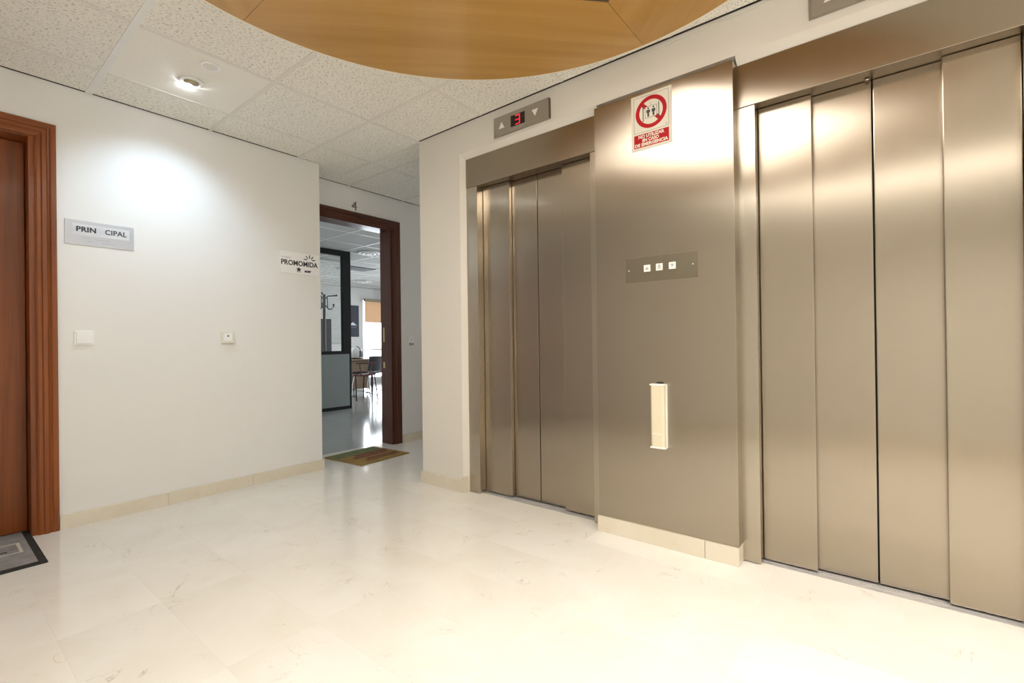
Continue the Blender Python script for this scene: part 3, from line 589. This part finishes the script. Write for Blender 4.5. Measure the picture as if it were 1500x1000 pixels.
def downlight(label, x, y, aim, watts, col, size, group=None):
    root = thing('downlight', label, 'downlight', (x, y, HC), group=group)
    MB().lathe([(0.036, -0.001), (0.036, -0.006), (0.050, -0.006), (0.056, -0.003), (0.057, 0.0)], 36).build('trim_ring', 'white_plastic', root, True)
    MB().lathe([(0.0358, -0.002), (0.034, -0.010), (0.026, -0.016), (0.0, -0.018)], 30, Matrix.Rotation(math.radians(10), 4, 'X')).build('eyeball', 'olive_reflector', root, True)
    l = bpy.data.lights.new('downlight_lamp', 'SPOT'); l.energy = watts; l.color = col; l.spot_size = math.radians(size); l.spot_blend = 1.0; l.shadow_soft_size = 0.012
    o = link('lamp', l, root, (0.0, math.copysign(0.048, aim[1]) if aim[1] else 0.0, -0.024)); o.rotation_euler = Vector(aim).to_track_quat('-Z', 'Y').to_euler()
    q = Vector((aim[0], aim[1]*1.7, aim[2])).to_track_quat('-Z', 'Y'); MB().lathe([(0, 0), (0.017, 0.0), (0.017, 0.001), (0, 0.001)], 20).build('bulb', 'bulb_glow', root, False, (0.0, math.copysign(0.046, aim[1]) if aim[1] else 0.0, -0.013), q.to_euler())
    return root
downlight('small round recessed spotlight in the smooth ceiling tile, washing the white wall', 0.935, 2.925, (0.0, 0.42, -0.92), SPOT_W, (0.60, 0.80, 1.0), 108)
downlight('small round recessed spotlight washing the near end wall', 0.935, -1.145, (0.0, -0.55, -0.72), SPOT_W, (0.78, 0.89, 1.0), 110)  # added out-of-view copy of the spotlight, lifts the ambient light
for lab_, x_, y_, w_ in (('recessed downlight between the round ceiling light and the end wall', 0.32, -0.715, FILL_W), ('recessed downlight above the floor before the near lift', 1.52, -0.715, FILL_W*0.6)):
    downlight(lab_, x_, y_, (0, 0, -1), w_, (1.0, 0.955, 0.89), 130)  # lamps added out of view to brighten the floor
bt_ = thing('batten_light', 'long ceiling batten light along the wall facing the lifts', 'ceiling light', (-0.57, -0.2, HC-0.002))
MB().box(-0.05, 0.05, -1.3, 1.3, -0.022, 0.0, 0.002).build('housing', 'white_plastic', bt_); MB().box(-0.045, 0.045, -1.28, 1.28, -0.050, -0.0222, 0.008).build('diffuser', 'tube_light', bt_)
for s_ in (-1, 1): MB().box(-0.05, 0.05, 1.2802*s_ if s_ > 0 else -1.3, 1.3 if s_ > 0 else -1.2802, -0.052, -0.0222, 0.002).build('end_cap', 'white_plastic', bt_)
dt = thing('ceiling_sensor', 'small flat white round cap in the smooth ceiling tile', 'sensor', (0.946, 2.692, HC))
MB().lathe([(0.046, 0.0), (0.046, -0.003), (0.040, -0.005), (0.032, -0.004)], 32).build('rim', 'white_plastic', dt, True); MB().lathe([(0.032, -0.004), (0.030, -0.006), (0, -0.0065)], 32).build('cap', 'tee_metal', dt, True)

# ================================================================ MATS
dm = thing('door_mat', 'grey doormat with black border before the mahogany door', 'doormat', (0.0, 3.31, 0))
MB().box(-0.45, 0.374, -0.300, 0.298, 0.0003, 0.006, 0.002).build('border', 'mat_border', dm); MB().box(-0.425, 0.345, -0.265, 0.285, 0.0058, 0.0085, 0.001).build('pile', 'mat_grey', dm)
fr_ = MB()
for x0, x1, y0, y1 in ((-0.39, 0.318, 0.088, 0.100), (-0.39, 0.318, -0.072, -0.060), (0.306, 0.318, -0.060, 0.088), (-0.39, -0.378, -0.060, 0.088)): fr_.box(x0, x1, y0, y1, 0.0084, 0.0092)
fr_.build('outline', 'mat_line', dm); MB().box(-0.25, 0.268, -0.026, -0.012, 0.0084, 0.0092).build('stroke', 'mat_border', dm)
rg = thing('rug', 'small gold, green and red striped mat in front of the office doorway', 'doormat', (2.464, 3.585, 0), (0, 0, math.radians(3.5)))
MB().box(-0.258, 0.258, -0.248, 0.248, 0.0003, 0.009, 0.002).build('base', 'rug_gold', rg)
MB().box(-0.245, 0.235, 0.085, 0.235, 0.0088, 0.0100).build('green_field', 'rug_green', rg)
for x0, x1, y0, y1 in ((-0.10, 0.243, 0.02, 0.075), (-0.16, 0.20, -0.045, 0.005), (-0.09, 0.235, -0.125, -0.085), (-0.13, 0.21, -0.17, -0.14)): MB().box(x0, x1, y0, y1, 0.0088, 0.0100).build('stripe', 'rug_red', rg)

# ================================================================ OFFICE BEYOND THE DOORWAY
OX0, OX1, OY0, OY1 = 1.6, 9.2, YD+0.15, 10.4
fo = MB().box(OX0-0.2, OX1+0.2, OY0, OY1+0.3, -0.08, 0.0).build('floor', 'office_floor'); struct(fo, 'grey polished office floor beyond the doorway', 'floor')
w1 = MB().box(OX0-0.2, OX0, OY0, OY1+0.2, 0, TOP).build('wall_office_left', 'wall_office'); struct(w1, 'office side wall', 'wall')
w2 = MB().box(OX1, OX1+0.2, OY0, 4.6, 0, TOP).box(OX1, OX1+0.2, 9.4, OY1+0.2, 0, TOP).box(OX1, OX1+0.2, 4.6, 9.4, 0, 0.6).box(OX1, OX1+0.2, 4.6, 9.4, 2.2, TOP).box(XE+0.2, OX1+0.2, OY0-0.15, OY0, 0, TOP).build('wall_office_right', 'wall_office'); struct(w2, 'office wall on the window side', 'wall')
wins = [(2.9, 5.7, 0.85, 2.15), (7.06, 8.64, 0.10, 2.15)]  # first one is unseen, added to bring daylight into the office
w3 = MB().box(OX0, 2.9, OY1, OY1+0.2, 0, TOP).box(5.7, 7.06, OY1, OY1+0.2, 0, TOP).box(8.64, OX1, OY1, OY1+0.2, 0, TOP).box(2.9, 5.7, OY1, OY1+0.2, 0, 0.85).box(2.9, 5.7, OY1, OY1+0.2, 2.15, TOP).box(7.06, 8.64, OY1, OY1+0.2, 0, 0.10).box(7.06, 8.64, OY1, OY1+0.2, 2.15, TOP)
w3 = w3.build('wall_office_back', 'wall_office'); struct(w3, 'pale far office wall with the bright window', 'wall')
for k, (a, b_, z0, z1) in enumerate(wins):
    wn_ = link('window_%d' % (k+2), None, None, ((a+b_)/2, OY1+0.10, z0)); struct(wn_, ['wide office window behind the partition', 'bright overexposed office window with beige shade'][k], 'window')
    hw, hh = (b_-a)/2, z1-z0
    f_ = MB().box(-hw, hw, -0.03, 0.03, 0, 0.04).box(-hw, hw, -0.03, 0.03, hh-0.04, hh).box(-hw, -hw+0.04, -0.03, 0.03, 0.04, hh-0.04).box(hw-0.04, hw, -0.03, 0.03, 0.04, hh-0.04)
    f_.build('window_frame', 'white_plastic', wn_); MB().box(-hw+0.04, hw-0.04, -0.003, 0.003, 0.04, hh-0.04).build('pane', 'window_glass', wn_)
    if k == 1: MB().box(-hw, hw, -0.08, -0.031, 0.73, 0.765).build('rail', 'rail_green', wn_)
wn_ = link('window_4', None, None, (OX1+0.1, 7.0, 0.6)); struct(wn_, 'long side window of the office', 'window')  # added out of view; its sideways daylight brightens the office
MB().box(-0.03, 0.03, -2.4, 2.4, 0, 0.04).box(-0.03, 0.03, -2.4, 2.4, 1.56, 1.6).box(-0.03, 0.03, -2.4, -2.36, 0.04, 1.56).box(-0.03, 0.03, 2.36, 2.4, 0.04, 1.56).box(-0.03, 0.03, -0.03, 0.03, 0.04, 1.56).build('window_frame', 'white_plastic', wn_)
for s_ in (-1.195, 1.195): MB().box(-0.003, 0.003, s_-1.163, s_+1.163, 0.042, 1.558).build('pane', 'window_glass', wn_)
rs = thing('roller_shade', 'beige roller shade half lowered over the bright office window', 'roller shade', (7.07, OY1-0.03, 2.14))
MB().box(0, 1.55, -0.05, 0.02, -0.07, 0.0, 0.004).build('head_box', 'shade_box', rs); MB().box(0.02, 0.535, -0.008, -0.006, -0.60, -0.07).build('cloth', 'shade_cloth', rs); MB().box(0.537, 1.53, -0.008, -0.006, -1.29, -0.07).build('cloth', 'shade_cloth', rs)
po = thing('poster', 'dark poster with a white peak on the far office wall', 'poster', (6.80, OY1, 1.565), ROT_L)
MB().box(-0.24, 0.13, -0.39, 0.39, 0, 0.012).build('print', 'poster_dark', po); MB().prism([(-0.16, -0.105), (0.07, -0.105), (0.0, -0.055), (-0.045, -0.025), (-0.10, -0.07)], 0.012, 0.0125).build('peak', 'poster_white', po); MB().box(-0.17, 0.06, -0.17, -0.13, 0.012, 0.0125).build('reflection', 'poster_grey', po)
# ceiling
co = MB().box(OX0-0.2, OX1+0.2, OY0, OY1+0.2, HC+0.016, HC+0.1).box(OX0-0.2, OX0, OY0, OY1+0.2, HC, HC+0.016).box(OX1, OX1+0.2, OY0, OY1+0.2, HC, HC+0.016).box(OX0, OX1, OY1, OY1+0.2, HC, HC+0.016).build('ceiling', 'void'); struct(co, 'office ceiling of grey tiles in bright tee bars', 'ceiling')
gx = [OX0]+[3.46+0.606*k for k in range(-3, 10) if OX0 < 3.46+0.606*k < OX1]+[OX1]; gy = [OY0]+[5.355+0.59*k for k in range(-2, 9) if OY0+0.1 < 5.355+0.59*k < OY1-0.1]+[OY1]
oc = {}
for i in range(len(gx)-1):
    for jj in range(len(gy)-1):
        k = (round(gx[i+1]-gx[i], 3), round(gy[jj+1]-gy[jj], 3))
        if k not in oc: oc[k] = MB().box(-k[0]/2+0.002, k[0]/2-0.002, -k[1]/2+0.002, k[1]/2-0.002, 0, 0.012).mesh('ceiling_tile', 'office_tile')
        link('ceiling_tile', oc[k], co, ((gx[i]+gx[i+1])/2, (gy[jj]+gy[jj+1])/2, HC+0.002))
for x in gx[1:-1]: MB().box(x-0.012, x+0.012, OY0+0.01, OY1-0.01, HC-0.001, HC+0.0019).build('tee_bar', 'tee_white', co)
for y in gy[1:-1]:
    for a, b_ in zip(gx, gx[1:]): MB().box(a+0.013, b_-0.013, y-0.012, y+0.012, HC-0.001, HC+0.0019).build('tee_bar', 'tee_white', co)
def diffuser(label, x, y, r):
    root = thing('air_diffuser', label, 'air vent', (x, y, HC-0.0012))
    ring(r*0.80, r, -0.014, 0, n=40).build('outer_ring', 'tee_white', root); ring(r*0.45, r*0.66, -0.024, -0.008, n=40).build('inner_ring', 'tee_white', root); MB().lathe([(0, -0.028), (r*0.22, -0.028), (r*0.26, -0.018), (0, -0.016)], 30).build('core', 'tee_white', root, True); MB().lathe([(0, -0.002), (r*0.8, -0.002), (r*0.8, -0.0005), (0, -0.0005)], 40).build('throat', 'black', root)
diffuser('round white air diffuser in the office ceiling, nearest the doorway', 4.40, 6.30, 0.165); diffuser('round white air diffuser in the far office ceiling', 6.27, 9.25, 0.20)
vg = thing('ceiling_grille', 'dark rectangular grille in the office ceiling', 'air vent', (5.15, 7.80, HC-0.0012))
MB().box(-0.30, 0.30, -0.20, 0.20, -0.006, 0, 0.001).build('panel', 'dark_frame', vg)
for k in range(7): MB().box(-0.28, 0.28, -0.18+0.055*k, -0.165+0.055*k, -0.011, -0.006).build('slat', 'ink_grey', vg)
# glazed partition
pt = thing('glass_partition', 'dark framed office partition with glass above a grey panel', 'partition', (2.6, 6.5, 0))
X1 = 4.176-2.6; XG = 4.043-2.6
MB().box(0, X1, -0.03, 0.03, 2.325, HC-0.002).build('top_rail', 'dark_frame', pt); MB().box(XG, X1, -0.032, 0.032, 0.0, 2.325).build('post', 'dark_frame', pt); MB().box(-0.06, 0.0, -0.03, 0.03, 0, HC-0.002).build('post', 'dark_frame', pt)
MB().box(0, XG, -0.03, 0.03, 0.835, 0.885).build('mid_rail', 'dark_frame', pt); MB().box(0, XG, -0.03, 0.03, 0.0, 0.05).build('bottom_rail', 'dark_frame', pt); MB().box(0, X1-0.04, -0.040, -0.0325, 0.05, 0.835).build('lower_panel', 'panel_grey', pt)
MB().box(0, XG, -0.003, 0.003, 0.885, 2.325).build('pane', 'window_glass', pt)
bl = thing('venetian_blind', 'white venetian blind seen through the partition glass', 'blind', (2.6, 7.3, 1.02))
sl = MB()
for k in range(54): sl.sweep([(-0.008, 0.025*k-0.009), (0.008, 0.025*k+0.007), (0.008, 0.025*k+0.0085), (-0.008, 0.025*k-0.0075)], 'x', 0, 1.95)
o = sl.build('slats', 'blind_slat', bl); o['kind'] = 'stuff'
MB().box(0, 1.95, -0.02, 0.02, 1.345, 1.38, 0.003).build('head_rail', 'blind_slat', bl); MB().box(0, 1.95, -0.014, 0.014, -0.03, -0.012, 0.003).build('bottom_rail', 'blind_slat', bl)
for x in (0.3, 1.0, 1.7): MB().tube([(x, 0.013, -0.012), (x, 0.013, 1.345)], 0.0015, 6).build('cord', 'blind_slat', bl)
cs = thing('coat_stand', 'black coat stand with curved hooks behind the partition glass', 'coat stand', (3.985, 6.9, 0))
MB().tube([(0, 0, 0.03), (0, 0, 1.77)], 0.022, 12).build('pole', 'black', cs, True); MB().lathe([(0, 0), (0.18, 0), (0.18, 0.012), (0.05, 0.035), (0, 0.035)], 28).build('base', 'black', cs, True)
for a in (0.0, 2.1, 4.2):
    c, s = math.cos(a-0.15), math.sin(a-0.15); h = MB().tube([(r_*c, r_*s, z) for r_, z in ((0.02, 1.70), (0.06, 1.745), (0.12, 1.752), (0.18, 1.76), (0.205, 1.765))], [0.009, 0.009, 0.009, 0.011, 0.016], 8).build('hook', 'black', cs, True)
    MB().tube([(r_*c, r_*s, z) for r_, z in ((0.02, 1.60), (0.07, 1.54), (0.12, 1.545), (0.148, 1.58), (0.15, 1.625))], [0.009, 0.009, 0.009, 0.010, 0.015], 8).build('hook', 'black', cs, True)
    MB().tube([(0.05*c, 0.05*s, 1.72), (0.052*c, 0.052*s, 1.56)], 0.007, 8).build('hook_strut', 'black', cs, True)
cb = thing('filing_cabinet', 'dark upright cabinet behind the partition glass', 'cabinet', (4.07, 7.195, 0))
MB().box(-0.17, 0.17, -0.067, 0.067, 0, 1.40, 0.004).build('body', 'dark_frame', cb); MB().box(-0.16, 0.16, -0.075, -0.067, 0.75, 1.38, 0.002).build('door', 'black', cb); MB().box(-0.16, 0.16, -0.075, -0.067, 0.03, 0.74, 0.002).build('door', 'black', cb)
# desk, helmet, chairs
dk = thing('desk', 'brown wooden office desk under the bright window', 'desk', (5.37, 8.70, 0))
MB().box(-1.0, 0.62, -0.36, 0.42, 0.660, 0.690, 0.004).build('desk_top', 'desk_wood', dk); MB().box(-0.95, 0.50, -0.24, -0.22, 0.08, 0.660).build('modesty_panel', 'desk_wood', dk)
for x in (-0.93, 0.53):
    for y in (-0.30, 0.36): MB().tube([(x, y, 0), (x, y, 0.660)], 0.022, 10).build('leg', 'dark_frame', dk, True)
hm = thing('helmet', 'white and black motorcycle helmet on the office desk', 'helmet', (5.61, 8.52, 0.690))
sh = MB().lathe([(0.105, 0.0), (0.125, 0.04), (0.135, 0.10), (0.125, 0.165), (0.095, 0.21), (0.05, 0.235), (0, 0.242)], 28); sh.build('shell', 'white_plastic', hm, True)
vz = MB()
bm = bmesh.new(); A = []
for k in range(13):
    a = math.radians(-75+k*150/12-20); A.append([bm.verts.new((r_*math.cos(a), r_*math.sin(a), z)) for r_, z in ((0.130, 0.035), (0.143, 0.10), (0.136, 0.16), (0.128, 0.16), (0.134, 0.10), (0.122, 0.035))])
for k in range(12):
    for q in range(6): bm.faces.new((A[k][q], A[k+1][q], A[k+1][(q+1) % 6], A[k][(q+1) % 6]))
bm.faces.new(A[0]); bm.faces.new(A[-1][::-1]); bmesh.ops.recalc_face_normals(bm, faces=bm.faces); vz.add(bm); vz.build('visor', 'black', hm, True)
ring(0.100, 0.131, -0.0, 0.022, n=28).build('neck_rim', 'black', hm); MB().tube([(0.02, -0.135*math.cos(t_), 0.105+0.14*math.sin(t_)) for t_ in [math.pi*k/12 for k in range(13)]], 0.010, 8).build('strap', 'black', hm, True)
def shell(pts, th):                                                  # grid of points -> thin solid
    bm = bmesh.new(); V = [[bm.verts.new(p) for p in row] for row in pts]
    for i in range(len(V)-1):
        for k in range(len(V[0])-1): bm.faces.new((V[i][k], V[i][k+1], V[i+1][k+1], V[i+1][k]))
    bmesh.ops.recalc_face_normals(bm, faces=bm.faces); bmesh.ops.solidify(bm, geom=list(bm.faces), thickness=th); mb = MB(); mb.add(bm); return mb
def visitor_chair(label, loc, rz, seat_m, leg_m, open_back=False):
    ch = thing('visitor_chair', label, 'chair', loc, (0, 0, rz))
    shell([[(0.21*u, 0.20*v, 0.445+0.02*u*u-0.02*max(0, v)) for u in (-1, -.5, 0, .5, 1)] for v in (-1, -.5, 0, .5, 1)], 0.03).build('seat', seat_m, ch, True)
    if not open_back: shell([[(0.20*u, -0.20-0.05*(1-u*u)-0.05*v, 0.47+0.28*v) for u in (-1, -.6, -.2, .2, .6, 1)] for v in (0, .33, .66, 1)], 0.025).build('backrest', seat_m, ch, True)
    else:
        bk = MB().box(-0.19, 0.19, -0.245, -0.225, 0.635, 0.665, 0.006); bk.build('backrest', seat_m, ch)
        for s in (-1, 1): MB().tube([(0.08*s, -0.20, 0.44), (0.125*s, -0.235, 0.64)], 0.010, 8).build('back_post', seat_m, ch, True)
    for s in (-1, 1):
        MB().tube([(0.18*s, 0.16, 0.43), (0.20*s, 0.22, 0.20), (0.205*s, 0.235, 0.0)], 0.010, 8).build('leg', leg_m, ch, True)
        MB().tube([(0.18*s, -0.19, 0.46), (0.19*s, -0.22, 0.30), (0.205*s, -0.26, 0.0)], 0.010, 8).build('leg', leg_m, ch, True)
        MB().tube([(0.20*s, 0.228, 0.10), (0.20*s, -0.25, 0.07)], 0.007, 8).build('stretcher', leg_m, ch, True)
    return ch
visitor_chair('black shell chair with chrome legs at the end of the office desk', (5.50, 7.96, 0), math.radians(10), 'chair_black', 'chrome')
visitor_chair('dark red chair with an open back frame before the office desk', (4.97, 7.45, 0), math.radians(-5), 'chair_red', 'dark_frame', True)
pi = thing('ceiling_pipe', 'thin grey pipe hanging from the office ceiling beside the shade', 'pipe', (7.55, OY1-0.10, HC))
MB().tube([(0, 0, -0.002), (0, 0, -0.22), (0.02, 0.02, -0.27)], 0.018, 10).build('tube', 'ink_grey', pi, True); MB().lathe([(0, -0.001), (0.035, -0.001), (0.035, -0.012), (0, -0.014)], 20).build('flange', 'ink_grey', pi, True)
